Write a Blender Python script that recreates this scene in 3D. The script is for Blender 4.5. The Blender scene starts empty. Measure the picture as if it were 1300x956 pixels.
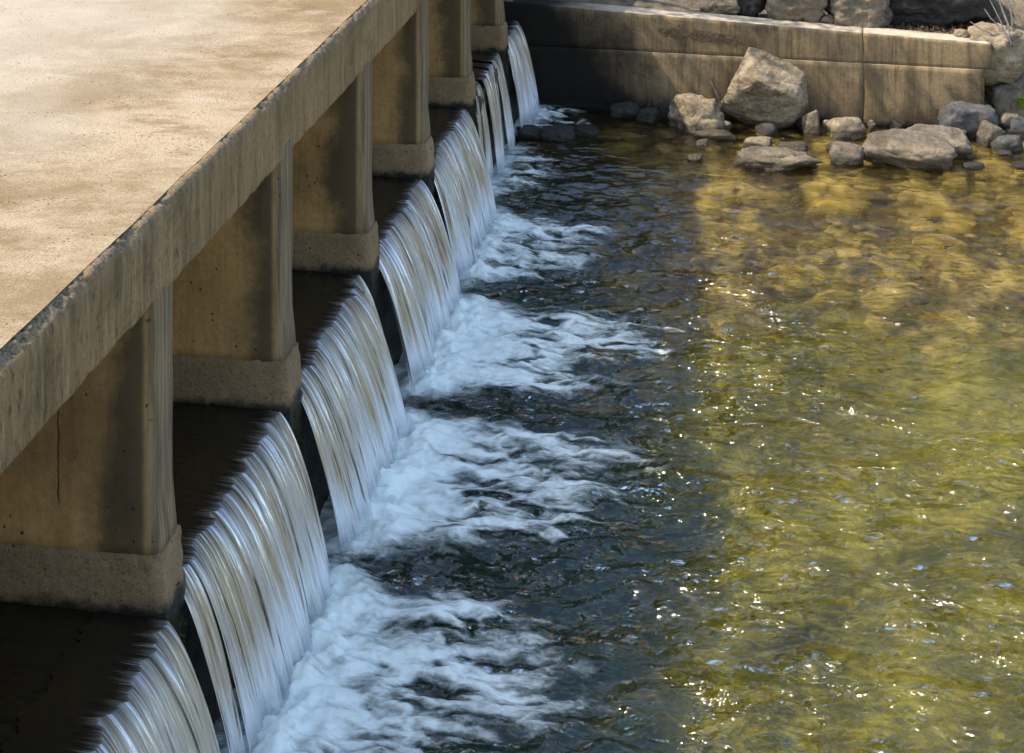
import bpy, bmesh, math, random
import numpy as np
from mathutils import Vector, Matrix
random.seed(7); RNG = np.random.default_rng(7)
R = math.radians
scene = bpy.context.scene
C = scene.collection

# ------------------------------------------------------------------ camera, sky, sun, exposure
FPX, HZ, VPX = 2165.0, -480.0, 970.0           # focal length in photo pixels, horizon row, vanishing column of the bridge
TH = math.atan((VPX - 650.0) / FPX)            # the lens looks a little to the left of the bridge's run
CAMX, CAMZ = 3.0 * math.cos(TH), 5.95
cam = bpy.data.objects.new('camera', bpy.data.cameras.new('camera'))
C.objects.link(cam); scene.camera = cam
cam.location = (CAMX, 0, CAMZ); cam.rotation_euler = (R(90), 0, TH)
cam.data.sensor_width = 36; cam.data.lens = 36 * FPX / 1300
cam.data.shift_y = -(478 - HZ) / 1300; cam.data.clip_end = 500; cam.data.clip_start = 0.1

SUN_EL, SUN_A = R(54.0), R(11.0)                # sun stands upstream (-x), a little on the camera's side
world = bpy.data.worlds.new('World'); scene.world = world; world.use_nodes = True
wn = world.node_tree.nodes; wl = world.node_tree.links; wn.clear()
sky = wn.new('ShaderNodeTexSky'); sky.sky_type = 'NISHITA'; sky.sun_disc = False
sky.sun_elevation = SUN_EL; sky.sun_rotation = R(270) - SUN_A; sky.air_density = 1.0; sky.dust_density = 1.6; sky.ozone_density = 0.6
bg = wn.new('ShaderNodeBackground'); bg.inputs['Strength'].default_value = 0.15
wo = wn.new('ShaderNodeOutputWorld'); wl.new(sky.outputs[0], bg.inputs[0]); wl.new(bg.outputs[0], wo.inputs[0])
sl = bpy.data.lights.new('sun', 'SUN'); sl.energy = 2.35; sl.angle = R(0.53); sl.color = (1.0, 0.91, 0.76)
so = bpy.data.objects.new('sun', sl); C.objects.link(so); so.location = (-20, -3, 30)
LD = Vector((math.cos(SUN_EL) * math.cos(SUN_A), math.cos(SUN_EL) * math.sin(SUN_A), -math.sin(SUN_EL)))
so.rotation_euler = LD.to_track_quat('-Z', 'Y').to_euler()
scene.view_settings.view_transform = 'Standard'; scene.view_settings.look = 'None'
scene.view_settings.gamma = 1.0; scene.view_settings.use_curve_mapping = False
scene.view_settings.exposure = 1.22
scene.render.engine = 'CYCLES'
scene.cycles.use_denoising = True; scene.cycles.max_bounces = 8; scene.cycles.transparent_max_bounces = 16
scene.cycles.diffuse_bounces = 4; scene.cycles.glossy_bounces = 4; scene.cycles.sample_clamp_indirect = 4.0

def at(px, py, z=0.0):
    """the point of the place, at height z, that the photograph shows at px, py"""
    d = FPX * (CAMZ - z) / (py - HZ); r = (px - 650) * d / FPX
    return Vector((CAMX + r * math.cos(TH) - d * math.sin(TH), d * math.cos(TH) + r * math.sin(TH), z))

# ------------------------------------------------------------------ numpy noise
def _h(ix, iy, iz, s):
    n = (ix.astype(np.int64) * 374761393 + iy.astype(np.int64) * 668265263 + iz.astype(np.int64) * 2147483647 + s * 1274126177) & 0xffffffff
    n = ((n ^ (n >> 13)) * 1274126177) & 0xffffffff
    n = ((n ^ (n >> 16)) * 2246822519) & 0xffffffff
    return ((n ^ (n >> 15)) & 0xffffff).astype(np.float64) / 0xffffff
def noise(x, y, z=0.0, seed=0):
    x, y, z = np.broadcast_arrays(np.asarray(x, float), np.asarray(y, float), np.asarray(z, float))
    ix, iy, iz = np.floor(x), np.floor(y), np.floor(z)
    fx, fy, fz = x - ix, y - iy, z - iz
    ux, uy, uz = (t * t * t * (t * (t * 6 - 15) + 10) for t in (fx, fy, fz))
    def g(dx, dy, dz):
        h = _h(ix + dx, iy + dy, iz + dz, seed) * 2 * math.pi
        k = _h(ix + dx, iy + dy, iz + dz, seed + 77) * 2 - 1
        q = np.sqrt(np.maximum(0, 1 - k * k))
        return q * np.cos(h) * (fx - dx) + q * np.sin(h) * (fy - dy) + k * (fz - dz)
    def l(a, b, t): return a + (b - a) * t
    return l(l(l(g(0,0,0), g(1,0,0), ux), l(g(0,1,0), g(1,1,0), ux), uy),
             l(l(g(0,0,1), g(1,0,1), ux), l(g(0,1,1), g(1,1,1), ux), uy), uz) * 1.6
def fbm(x, y, z=0.0, o=4, seed=0, gain=0.5):
    a, s, f = 1.0, 0.0, 1.0
    for i in range(o):
        s = s + a * noise(np.asarray(x) * f, np.asarray(y) * f, np.asarray(z) * f, seed + i * 13); a *= gain; f *= 2.03
    return s
def sstep(a, b, x):
    t = np.clip((x - a) / (b - a), 0, 1); return t * t * (3 - 2 * t)

# ------------------------------------------------------------------ material helper
class NT:
    def __init__(s, name):
        s.m = bpy.data.materials.new(name); s.m.use_nodes = True
        s.t = s.m.node_tree; s.n = s.t.nodes; s.n.clear()
        s.out = s.n.new('ShaderNodeOutputMaterial')
    def new(s, typ, **kw):
        nd = s.n.new('ShaderNode' + typ)
        for k, v in kw.items(): setattr(nd, k, v)
        return nd
    def put(s, sock, v):
        if v is None: return
        if isinstance(v, bpy.types.NodeSocket): s.t.links.new(v, sock)
        elif isinstance(v, tuple) and sock.type == 'RGBA' and len(v) == 3: sock.default_value = (*v, 1)
        else: sock.default_value = v
    def coord(s): return s.new('TexCoord').outputs['Object']
    def pos(s): return s.new('NewGeometry').outputs['Position']
    def xyz(s, v):
        n = s.new('SeparateXYZ'); s.put(n.inputs[0], v); return n.outputs
    def comb(s, x, y, z):
        n = s.new('CombineXYZ')
        for i, v in enumerate((x, y, z)): s.put(n.inputs[i], v)
        return n.outputs[0]
    def scale(s, v, sc, loc=(0, 0, 0)):
        n = s.new('Mapping'); s.put(n.inputs['Vector'], v); n.inputs['Scale'].default_value = sc; n.inputs['Location'].default_value = loc
        return n.outputs[0]
    def noise(s, v, sc, det=4, rough=0.55, dist=0.0):
        n = s.new('TexNoise'); s.put(n.inputs['Vector'], v); n.inputs['Scale'].default_value = sc
        n.inputs['Detail'].default_value = det; n.inputs['Roughness'].default_value = rough; n.inputs['Distortion'].default_value = dist
        return n.outputs['Fac']
    def voro(s, v, sc, feat='F1', out='Distance', rnd=1.0):
        n = s.new('TexVoronoi', feature=feat); s.put(n.inputs['Vector'], v); n.inputs['Scale'].default_value = sc; n.inputs['Randomness'].default_value = rnd
        return n.outputs[out]
    def math(s, op, a, b=None, c=None, clamp=False):
        n = s.new('Math', operation=op, use_clamp=clamp)
        for i, v in enumerate((a, b, c)):
            if v is not None: s.put(n.inputs[i], v)
        return n.outputs[0]
    def rng(s, v, a, b, c=0.0, d=1.0, smooth=True):
        n = s.new('MapRange'); n.interpolation_type = 'SMOOTHSTEP' if smooth else 'LINEAR'
        s.put(n.inputs['Value'], v)
        for k, q in zip(('From Min', 'From Max', 'To Min', 'To Max'), (a, b, c, d)): n.inputs[k].default_value = q
        return n.outputs[0]
    def mix(s, f, a, b, bl='MIX'):
        n = s.new('Mix', data_type='RGBA', blend_type=bl)
        s.put(n.inputs[0], f); s.put(n.inputs[6], a); s.put(n.inputs[7], b); return n.outputs[2]
    def attr(s, name): return s.new('Attribute', attribute_name=name).outputs['Fac']
    def bump(s, h, st=0.5, dist=0.02, normal=None):
        n = s.new('Bump'); s.put(n.inputs['Height'], h); n.inputs['Strength'].default_value = st; n.inputs['Distance'].default_value = dist
        s.put(n.inputs['Normal'], normal); return n.outputs[0]
    def shader(s, typ, **kw):
        n = s.new(typ)
        for k, v in kw.items(): s.put(n.inputs[k], v)
        return n.outputs[0]
    def pbr(s, col, rough=0.8, normal=None, spec=0.3, **kw):
        n = s.new('BsdfPrincipled'); s.put(n.inputs['Base Color'], col); s.put(n.inputs['Roughness'], rough)
        s.put(n.inputs['Normal'], normal); s.put(n.inputs['Specular IOR Level'], spec)
        for k, v in kw.items(): s.put(n.inputs[k], v)
        return n.outputs[0]
    def mixs(s, f, a, b):
        n = s.new('MixShader'); s.put(n.inputs[0], f); s.put(n.inputs[1], a); s.put(n.inputs[2], b); return n.outputs[0]
    def done(s, sh):
        s.t.links.new(sh, s.out.inputs['Surface']); return s.m

M = {}
def concrete(name, light, mid, dark, streak=0.6, pits=0.5, blot=0.5, wet=None, agg=0.0, extra=None):
    """weathered cast concrete: cloudy tone, run-down streaks, blow holes, exposed aggregate, a wet black band at the waterline"""
    t = NT(name); p = t.pos(); x, y, z = t.xyz(p)
    cl = t.noise(p, 1.3, 6, 0.62); fi = t.noise(p, 26, 5, 0.7); gr = t.noise(p, 140, 2, 0.6)
    col = t.mix(t.rng(cl, 0.3, 0.7), mid, light)
    col = t.mix(t.math('MULTIPLY', t.rng(fi, 0.35, 0.75), 0.35), col, dark)
    sv = t.scale(p, (7, 7, 0.55)); s1 = t.noise(sv, 1.6, 5, 0.65); s2 = t.noise(t.scale(p, (22, 22, 0.8)), 1.7, 3, 0.6)
    st = t.math('MULTIPLY', t.math('ADD', t.math('MULTIPLY', t.rng(s1, 0.45, 0.66), 0.7), t.math('MULTIPLY', t.rng(s2, 0.48, 0.7), 0.45)), streak, clamp=True)
    col = t.mix(st, col, dark)
    bl = t.noise(p, 0.9, 5, 0.6, 0.6)
    col = t.mix(t.math('MULTIPLY', t.rng(bl, 0.5, 0.68), blot), col, dark)
    col = t.mix(t.math('MULTIPLY', t.rng(gr, 0.3, 0.7), 0.22), col, tuple(c * 0.45 for c in mid))
    hole = t.rng(t.voro(t.mix(0.12, p, t.new('TexNoise').outputs['Color']), 17), 0.05, 0.16, 1, 0)
    keep = t.rng(t.noise(p, 5, 2), 0.5, 0.6)
    hole = t.math('MULTIPLY', t.math('MULTIPLY', hole, keep), pits, clamp=True)
    col = t.mix(hole, col, tuple(c * 0.12 for c in mid))
    h = t.math('ADD', t.math('MULTIPLY', fi, 0.5), t.math('MULTIPLY', gr, 0.25))
    if agg > 0:
        a = t.noise(p, 55, 4, 0.75); ac = t.noise(p, 85, 3, 0.7)
        col = t.mix(t.math('MULTIPLY', t.rng(a, 0.52, 0.68), agg), col, tuple(c * 0.3 for c in mid))
        col = t.mix(t.math('MULTIPLY', t.rng(ac, 0.6, 0.7), agg * 0.6), col, tuple(min(1, c * 1.5) for c in light))
        h = t.math('SUBTRACT', h, t.math('MULTIPLY', a, agg * 1.3))
    h = t.math('SUBTRACT', h, t.math('MULTIPLY', hole, 0.8))
    if extra: col = extra(t, col, p, x, y, z)
    rough = 0.88
    if wet is not None:
        e = t.math('ADD', z, t.math('MULTIPLY', t.math('SUBTRACT', t.noise(p, 9, 4, 0.7), 0.5), 0.16))
        w = t.rng(e, wet - 0.05, wet + 0.03, 1, 0)
        col = t.mix(w, col, (0.012, 0.011, 0.008)); rough = t.rng(w, 0, 1, 0.88, 0.35, smooth=False)
    M[name] = t.done(t.pbr(col, rough, t.bump(h, 0.7, 0.018), 0.25))

# ---- deck wearing surface: pale sunlit concrete with broad brown stains drawn across the road
def _deck():
    t = NT('deck_concrete'); p = t.pos()
    v = t.scale(p, (0.8, 1.0, 1)); a = t.noise(v, 0.8, 9, 0.74, 0.15); b = t.noise(t.scale(p, (1.6, 2.6, 1)), 1.1, 8, 0.76, 0.1)
    sp = t.noise(p, 75, 4, 0.8); gr = t.noise(p, 30, 5, 0.75)
    x, y, z = t.xyz(p)
    band = t.rng(t.math('ADD', t.math('ADD', x, t.math('MULTIPLY', y, -0.045)), t.math('MULTIPLY', t.noise(t.scale(p, (1, 0.8, 1)), 0.9, 6, 0.65), 2.4)), -1.5, 0.35)   # grime lies along the verge, the wheel path is clean
    clean = t.mix(t.rng(a, 0.36, 0.64), (0.38, 0.315, 0.23), (0.46, 0.39, 0.30))
    foul = t.mix(t.rng(a, 0.40, 0.60), (0.25, 0.175, 0.088), (0.44, 0.345, 0.22))
    foul = t.mix(t.math('MULTIPLY', t.rng(b, 0.48, 0.66), 0.75), foul, (0.20, 0.135, 0.062))
    col = t.mix(band, clean, foul)
    pale = t.rng(t.noise(t.scale(p, (0.9, 2.4, 1)), 1.3, 7, 0.72), 0.58, 0.70)
    col = t.mix(t.math('MULTIPLY', pale, 0.6), col, (0.48, 0.41, 0.315))
    col = t.mix(t.math('MULTIPLY', t.math('MULTIPLY', t.rng(sp, 0.42, 0.70), 0.8), t.rng(band, 0, 1, 0.5, 1.0)), col, (0.13, 0.09, 0.048))
    col = t.mix(t.math('MULTIPLY', t.rng(gr, 0.55, 0.7), 0.25), col, (0.46, 0.385, 0.285))
    pit = t.math('MULTIPLY', t.rng(t.voro(p, 24), 0.10, 0.22, 1, 0), t.rng(t.noise(p, 3.0, 3), 0.48, 0.6))
    col = t.mix(t.math('MULTIPLY', pit, 0.7), col, (0.09, 0.062, 0.034))
    h = t.math('SUBTRACT', t.math('ADD', t.math('MULTIPLY', sp, 0.5), t.math('MULTIPLY', gr, 0.6)), pit)
    M['deck'] = t.done(t.pbr(col, 0.9, t.bump(h, 0.8, 0.012), 0.2))
_deck()

def _fascia_extra(t, col, p, x, y, z):
    ch = t.attr('chip')
    n = t.voro(p, 34); c2 = t.noise(p, 70, 3, 0.7)
    ac = t.mix(t.rng(c2, 0.35, 0.65), (0.07, 0.055, 0.038), (0.3, 0.25, 0.17))
    ac = t.mix(t.rng(n, 0.0, 0.35, 0.6, 0.0), ac, (0.36, 0.31, 0.22))
    near = t.rng(t.math('ADD', y, t.math('MULTIPLY', t.noise(p, 0.8, 3), 4)), 8.0, 14.0, 1, 0.15)                                   # the nearest stretch is weathered to a coarse, pocked skin
    pk = t.rng(t.noise(t.scale(p, (16, 16, 7)), 1.5, 5, 0.7), 0.52, 0.66)
    col = t.mix(t.math('MULTIPLY', t.math('MULTIPLY', near, pk), 0.75), col, (0.045, 0.032, 0.02))
    warm = t.rng(t.noise(t.scale(p, (9, 9, 1.2)), 1.2, 4, 0.6), 0.5, 0.68)
    col = t.mix(t.math('MULTIPLY', t.math('MULTIPLY', near, warm), 0.8), col, (0.38, 0.27, 0.14))
    return t.mix(t.math('MULTIPLY', ch, 0.9, clamp=True), col, ac)
concrete('fascia', (0.46, 0.30, 0.135), (0.29, 0.185, 0.08), (0.068, 0.046, 0.025), streak=0.6, pits=0.7, blot=0.6, agg=0.45, extra=_fascia_extra)

def _pier_extra(t, col, p, x, y, z):
    o = t.coord(); ox, oy, oz = t.xyz(o)
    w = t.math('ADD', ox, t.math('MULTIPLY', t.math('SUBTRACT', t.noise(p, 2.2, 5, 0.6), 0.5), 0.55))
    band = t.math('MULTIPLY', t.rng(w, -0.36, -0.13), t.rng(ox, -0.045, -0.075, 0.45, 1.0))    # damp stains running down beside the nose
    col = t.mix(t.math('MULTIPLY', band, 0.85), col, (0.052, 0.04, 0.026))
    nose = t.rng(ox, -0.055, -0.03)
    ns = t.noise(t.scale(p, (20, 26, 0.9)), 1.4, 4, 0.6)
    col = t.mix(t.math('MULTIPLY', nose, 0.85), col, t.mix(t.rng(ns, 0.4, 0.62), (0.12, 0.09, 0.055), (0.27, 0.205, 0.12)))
    ck = t.math('ABSOLUTE', t.math('ADD', t.math('ADD', x, 0.5), t.math('MULTIPLY', t.math('SUBTRACT', t.noise(p, 14, 3, 0.6), 0.5), 0.03)))    # a shrinkage crack in the nearest pier
    ckm = t.math('MULTIPLY', t.rng(ck, 0.003, 0.007, 1, 0), t.math('MULTIPLY', t.rng(z, 1.54, 1.60), t.math('MULTIPLY', t.rng(y, 8.5, 8.4), t.rng(t.noise(p, 9, 2), 0.36, 0.45))))
    return t.mix(t.math('MULTIPLY', ckm, 0.85), col, (0.03, 0.02, 0.01))
concrete('pier', (0.68, 0.405, 0.15), (0.52, 0.30, 0.105), (0.10, 0.062, 0.027), streak=0.3, pits=1.0, blot=0.5, wet=1.09, extra=_pier_extra)
concrete('footing', (0.44, 0.30, 0.16), (0.32, 0.21, 0.108), (0.12, 0.078, 0.042), streak=0.15, pits=1.0, blot=0.35, wet=1.10, agg=0.8)

def _wall_extra(t, col, p, x, y, z):
    n = t.noise(t.scale(p, (2.4, 2.4, 0.5)), 1.5, 5, 0.62)
    col = t.mix(t.math('MULTIPLY', t.rng(n, 0.5, 0.66), 0.6), col, (0.085, 0.066, 0.042))
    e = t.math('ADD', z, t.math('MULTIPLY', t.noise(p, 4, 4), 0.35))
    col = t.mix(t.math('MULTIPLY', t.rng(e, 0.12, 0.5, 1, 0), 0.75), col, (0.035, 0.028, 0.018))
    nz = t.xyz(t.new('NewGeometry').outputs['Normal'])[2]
    col = t.mix(t.math('MULTIPLY', t.rng(nz, 0.6, 0.9), t.rng(t.noise(p, 5, 5, 0.7), 0.3, 0.6, 0.5, 1.0)), col, (0.56, 0.47, 0.34))    # sunlit strip painted in: paler colour on the flat top
    dx = t.math('ADD', t.math('ADD', x, t.math('MULTIPLY', z, 0.7)), t.math('MULTIPLY', t.noise(p, 2.0, 5, 0.6), 1.0))   # bridge shadow painted black into this end, along with damp beside the last fall
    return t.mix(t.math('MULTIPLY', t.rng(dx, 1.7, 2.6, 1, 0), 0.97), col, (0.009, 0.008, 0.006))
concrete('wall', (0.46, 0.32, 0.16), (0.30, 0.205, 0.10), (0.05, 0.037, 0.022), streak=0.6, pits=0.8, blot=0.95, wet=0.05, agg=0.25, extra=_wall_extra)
concrete('spall', (0.30, 0.21, 0.115), (0.16, 0.11, 0.06), (0.05, 0.035, 0.02), streak=0.2, pits=0.5, blot=0.2, agg=0.9)

# ---- weir face: wet, dark, mossy
def _weir():
    t = NT('weir_wet_concrete'); p = t.pos()
    n = t.noise(p, 6, 6, 0.7); f = t.noise(p, 40, 4, 0.7); g = t.noise(p, 3.1, 4, 0.6)
    col = t.mix(t.rng(n, 0.35, 0.7), (0.022, 0.02, 0.015), (0.13, 0.11, 0.08))
    col = t.mix(t.math('MULTIPLY', t.rng(g, 0.5, 0.6), t.rng(f, 0.4, 0.6)), col, (0.045, 0.075, 0.012))
    M['weir'] = t.done(t.pbr(col, 0.4, t.bump(t.math('ADD', n, t.math('MULTIPLY', f, 0.5)), 1.0, 0.05), 0.5))
_weir()

def rockmat(name, a, b, c, wet=0.09, warm=0.35):
    t = NT(name); p = t.pos(); o = t.coord(); z = t.xyz(p)[2]
    n = t.noise(o, 2.4, 6, 0.65, 0.4); f = t.noise(o, 18, 5, 0.7); v = t.noise(t.scale(o, (1.5, 1.5, 7)), 1.6, 5, 0.6, 0.5)
    col = t.mix(t.rng(n, 0.35, 0.65), a, b)
    col = t.mix(t.math('MULTIPLY', t.rng(v, 0.5, 0.62), 0.6), col, c)
    col = t.mix(t.math('MULTIPLY', t.rng(f, 0.47, 0.7), 0.65), col, tuple(q * 0.32 for q in a))
    col = t.mix(t.math('MULTIPLY', t.rng(t.noise(o, 7, 5, 0.7, 0.8), 0.57, 0.66), 0.5), col, tuple(min(0.6, q * 1.5) for q in b))
    col = t.mix(t.math('MULTIPLY', t.rng(t.noise(o, 1.3, 3), 0.5, 0.65), warm), col, (0.36, 0.27, 0.15))
    e = t.math('ADD', z, t.math('MULTIPLY', t.math('SUBTRACT', f, 0.5), 0.08))
    w = t.rng(e, wet - 0.03, wet + 0.02, 1, 0)
    col = t.mix(t.math('MULTIPLY', w, 0.75), col, (0.03, 0.024, 0.014))
    M[name] = t.done(t.pbr(col, t.rng(w, 0, 1, 0.85, 0.3, smooth=False), t.bump(t.math('ADD', n, t.math('MULTIPLY', f, 0.8)), 1.0, 0.045), 0.35))
rockmat('rock_tan', (0.25, 0.19, 0.115), (0.44, 0.35, 0.225), (0.125, 0.077, 0.037))
rockmat('rock_grey', (0.15, 0.12, 0.082), (0.265, 0.213, 0.148), (0.078, 0.059, 0.038), warm=0.35)
rockmat('rock_blue', (0.085, 0.086, 0.082), (0.155, 0.15, 0.135), (0.06, 0.05, 0.038), warm=0.2)
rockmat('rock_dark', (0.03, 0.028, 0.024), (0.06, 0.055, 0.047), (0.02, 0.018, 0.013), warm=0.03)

def _bed():
    t = NT('riverbed_gravel'); p = t.pos(); x, y, z = t.xyz(p)
    n = t.noise(t.scale(p, (1, 1.5, 1)), 0.8, 6, 0.6, 0.6); c = t.voro(p, 9, 'F1', 'Color'); f = t.noise(p, 24, 4, 0.7); d = t.voro(p, 9)
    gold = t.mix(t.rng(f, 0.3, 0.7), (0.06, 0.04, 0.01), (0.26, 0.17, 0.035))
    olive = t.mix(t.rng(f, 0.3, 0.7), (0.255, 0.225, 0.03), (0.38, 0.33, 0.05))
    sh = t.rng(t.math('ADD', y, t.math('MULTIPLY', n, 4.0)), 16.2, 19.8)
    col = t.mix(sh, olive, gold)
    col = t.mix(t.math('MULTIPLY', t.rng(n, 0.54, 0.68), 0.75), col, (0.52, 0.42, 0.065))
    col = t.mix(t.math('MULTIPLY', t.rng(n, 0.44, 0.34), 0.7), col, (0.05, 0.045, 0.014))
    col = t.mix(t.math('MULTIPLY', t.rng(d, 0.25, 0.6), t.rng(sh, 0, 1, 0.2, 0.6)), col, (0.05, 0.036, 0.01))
    deep = t.rng(z, -0.62, -1.0)                                       # shaded water's dark teal painted onto the floor of the scour pool
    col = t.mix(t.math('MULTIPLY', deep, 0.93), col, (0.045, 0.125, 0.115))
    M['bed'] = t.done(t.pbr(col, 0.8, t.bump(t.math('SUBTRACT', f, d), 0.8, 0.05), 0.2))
_bed()
def _bedstone():
    t = NT('algae_covered_stone'); o = t.coord(); p = t.pos()
    n = t.noise(p, 3.5, 5, 0.65); f = t.noise(p, 30, 3, 0.7)
    col = t.mix(t.rng(n, 0.35, 0.65), (0.19, 0.128, 0.028), (0.50, 0.352, 0.085))
    col = t.mix(t.math('MULTIPLY', t.rng(f, 0.45, 0.7), 0.4), col, (0.09, 0.055, 0.012))
    M['bedstone'] = t.done(t.pbr(col, 0.7, t.bump(f, 0.6, 0.02), 0.3))
_bedstone()

# ---- water: clear body (light passes to the bed) under a Fresnel skin with ripples
def _water():
    t = NT('river_water'); p = t.pos(); x, y, z = t.xyz(p)
    q = t.scale(p, (1, 1, 0.0))
    a = t.noise(t.scale(q, (3.0, 6.0, 1)), 1.0, 0.6, 0.45, 1.2)
    b = t.noise(t.scale(q, (11, 19, 1)), 1.0, 1.0, 0.5, 0.8)
    c = t.noise(t.scale(q, (1.6, 2.8, 1)), 1.0, 1.5, 0.5, 0.7)
    calm = t.rng(y, 14.5, 17.8, 1.0, 0.16)
    h = t.math('MULTIPLY', t.math('ADD', t.math('ADD', a, t.math('MULTIPLY', b, 0.23)), t.math('MULTIPLY', c, 1.3)), calm)
    h = t.math('MULTIPLY', h, t.rng(t.noise(t.scale(q, (1, 1.4, 1)), 0.75, 2, 0.5), 0.38, 0.62, 0.5, 1.15))     # gusts: choppy and slick patches
    nb = t.bump(h, 1.0, 0.175)
    fr = t.new('Fresnel'); fr.inputs['IOR'].default_value = 1.5; t.put(fr.inputs['Normal'], nb)
    gl = t.shader('BsdfGlossy', Color=(1, 1, 1), Roughness=0.07, Normal=nb)
    tr = t.shader('BsdfTransparent', Color=(0.95, 0.97, 0.86))
    rf = t.shader('BsdfRefraction', Color=(0.95, 0.97, 0.86), Roughness=0.0, IOR=1.333, Normal=nb)
    body = t.mixs(0.45, tr, rf)
    M['water'] = t.done(t.mixs(fr.outputs[0], body, gl))
_water()
def _pool():
    t = NT('pool_water'); p = t.pos()
    h = t.math('ADD', t.noise(t.scale(p, (3, 9, 1)), 1.0, 4, 0.55, 0.6), t.math('MULTIPLY', t.noise(p, 24, 2), 0.15))
    M['pool'] = t.done(t.pbr((0.018, 0.015, 0.008), 0.06, t.bump(h, 0.7, 0.03), 0.5, IOR=1.333))
_pool()
def _fall():
    t = NT('falling_water'); su, sv = t.attr('su'), t.attr('sv'); rnd = t.attr('clump')
    v1 = t.comb(t.math('MULTIPLY', su, 85), t.math('MULTIPLY', sv, 1.5), 0.0)
    v2 = t.comb(t.math('MULTIPLY', su, 24), t.math('MULTIPLY', sv, 0.9), 3.0)
    v3 = t.comb(t.math('MULTIPLY', su, 5.5), t.math('MULTIPLY', sv, 0.5), 7.0)
    n1 = t.noise(v1, 1.0, 3, 0.6, 0.2); n2 = t.noise(v2, 1.0, 4, 0.6, 0.3); n3 = t.noise(v3, 1.0, 3, 0.5)
    streak = t.math('ADD', t.math('MULTIPLY', n1, 0.5), t.math('MULTIPLY', n2, 0.5))
    tan = t.mix(t.rng(n3, 0.35, 0.65), (0.58, 0.54, 0.46), (0.48, 0.37, 0.22))
    air = t.rng(t.math('ADD', sv, t.math('MULTIPLY', t.math('SUBTRACT', n2, 0.5), 0.9)), 0.45, 1.15)
    white = t.mix(t.rng(n1, 0.3, 0.7), (0.72, 0.78, 0.82), (0.92, 0.94, 0.95))
    col = t.mix(air, tan, white)
    col = t.mix(t.math('MULTIPLY', t.rng(streak, 0.52, 0.66), 0.85), col, (0.84, 0.88, 0.89))
    dk = t.rng(streak, 0.465, 0.36)
    dk = t.math('MULTIPLY', dk, t.rng(sv, 0.75, 1.25, 1.0, 0.35))
    col = t.mix(t.math('MULTIPLY', dk, 0.88), col, (0.05, 0.04, 0.025))
    lip = t.rng(t.math('ADD', sv, t.math('MULTIPLY', t.math('SUBTRACT', streak, 0.5), 0.5)), -0.10, 0.14, 1.0, 0.0)
    col = t.mix(lip, col, (0.019, 0.016, 0.009))
    nb = t.bump(t.math('MULTIPLY', t.math('ADD', n1, t.math('MULTIPLY', n2, 1.2)), t.rng(sv, -0.22, 0.06, 0.03, 1.0)), 0.9, 0.02)
    rough = t.math('MULTIPLY', t.rng(air, 0, 1, 0.14, 0.6, smooth=False), t.rng(sv, -0.2, 0.1, 0.5, 1.0))
    s = t.pbr(col, rough, nb, 0.6, IOR=1.333)
    gl = t.shader('BsdfGlossy', Color=(0.9, 0.95, 1), Roughness=0.12, Normal=nb)
    gloss = t.math('MULTIPLY', t.rng(streak, 0.47, 0.62), t.math('MULTIPLY', t.rng(sv, -0.17, 0.02, 0.0, 1.0), t.rng(sv, 0.15, 0.6, 0.6, 0.0)))
    s = t.mixs(gloss, s, gl)
    edge = t.attr('thin')
    al = t.math('MULTIPLY', t.rng(t.math('ADD', edge, t.math('MULTIPLY', t.math('SUBTRACT', streak, 0.5), 1.5)), 0.18, 0.5),
                t.rng(t.math('ADD', sv, t.math('MULTIPLY', n1, 0.2)), 1.02, 1.40, 1.0, 0.0))
    al = t.math('MULTIPLY', al, t.math('SUBTRACT', 1.0, t.math('MULTIPLY', dk, t.rng(sv, 0.2, 0.9, 0.0, 0.45))))
    M['fall'] = t.done(t.mixs(al, t.shader('BsdfTransparent', Color=(1, 1, 1)), s))
_fall()
def _foam():
    t = NT('white_foam'); p = t.pos(); d = t.attr('foam')
    a = t.noise(t.scale(p, (9, 17, 9)), 1.0, 5, 0.62, 1.0); b = t.noise(t.scale(p, (38, 60, 40)), 1.0, 3, 0.6)
    q = t.math('ADD', d, t.math('ADD', t.math('MULTIPLY', t.math('SUBTRACT', a, 0.5), 0.75), t.math('MULTIPLY', t.math('SUBTRACT', b, 0.5), 0.35)))
    al = t.rng(q, 0.12, 1.16)
    col = t.mix(t.rng(a, 0.3, 0.7), (0.86, 0.95, 0.83), (0.95, 0.98, 0.90))
    s = t.pbr(col, 0.55, t.bump(t.math('ADD', a, t.math('MULTIPLY', b, 0.3)), 0.4, 0.03), 0.3)
    M['foam'] = t.done(t.mixs(al, t.shader('BsdfTransparent', Color=(0.95, 0.97, 0.97)), s))
_foam()
def simple(name, a, b, sc=8, rough=0.9, det=5):
    t = NT(name); p = t.pos(); n = t.noise(p, sc, det, 0.7); f = t.noise(p, sc * 6, 3, 0.7)
    col = t.mix(t.rng(n, 0.3, 0.7), a, b); col = t.mix(t.math('MULTIPLY', t.rng(f, 0.5, 0.7), 0.5), col, tuple(q * 0.35 for q in a))
    M[name] = t.done(t.pbr(col, rough, t.bump(t.math('ADD', n, f), 0.8, 0.04), 0.2))
simple('soil', (0.10, 0.078, 0.05), (0.26, 0.21, 0.145), 5)
simple('bark', (0.07, 0.055, 0.04), (0.2, 0.17, 0.13), 14)
simple('deadwood', (0.20, 0.17, 0.14), (0.36, 0.32, 0.27), 20)
simple('litter', (0.10, 0.06, 0.03), (0.34, 0.24, 0.13), 30)
simple('leaf_green', (0.02, 0.035, 0.008), (0.06, 0.085, 0.02), 3)
simple('leaf_lime', (0.16, 0.26, 0.02), (0.30, 0.40, 0.035), 12, 0.5)
simple('moss', (0.03, 0.055, 0.008), (0.10, 0.14, 0.02), 30)

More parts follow.
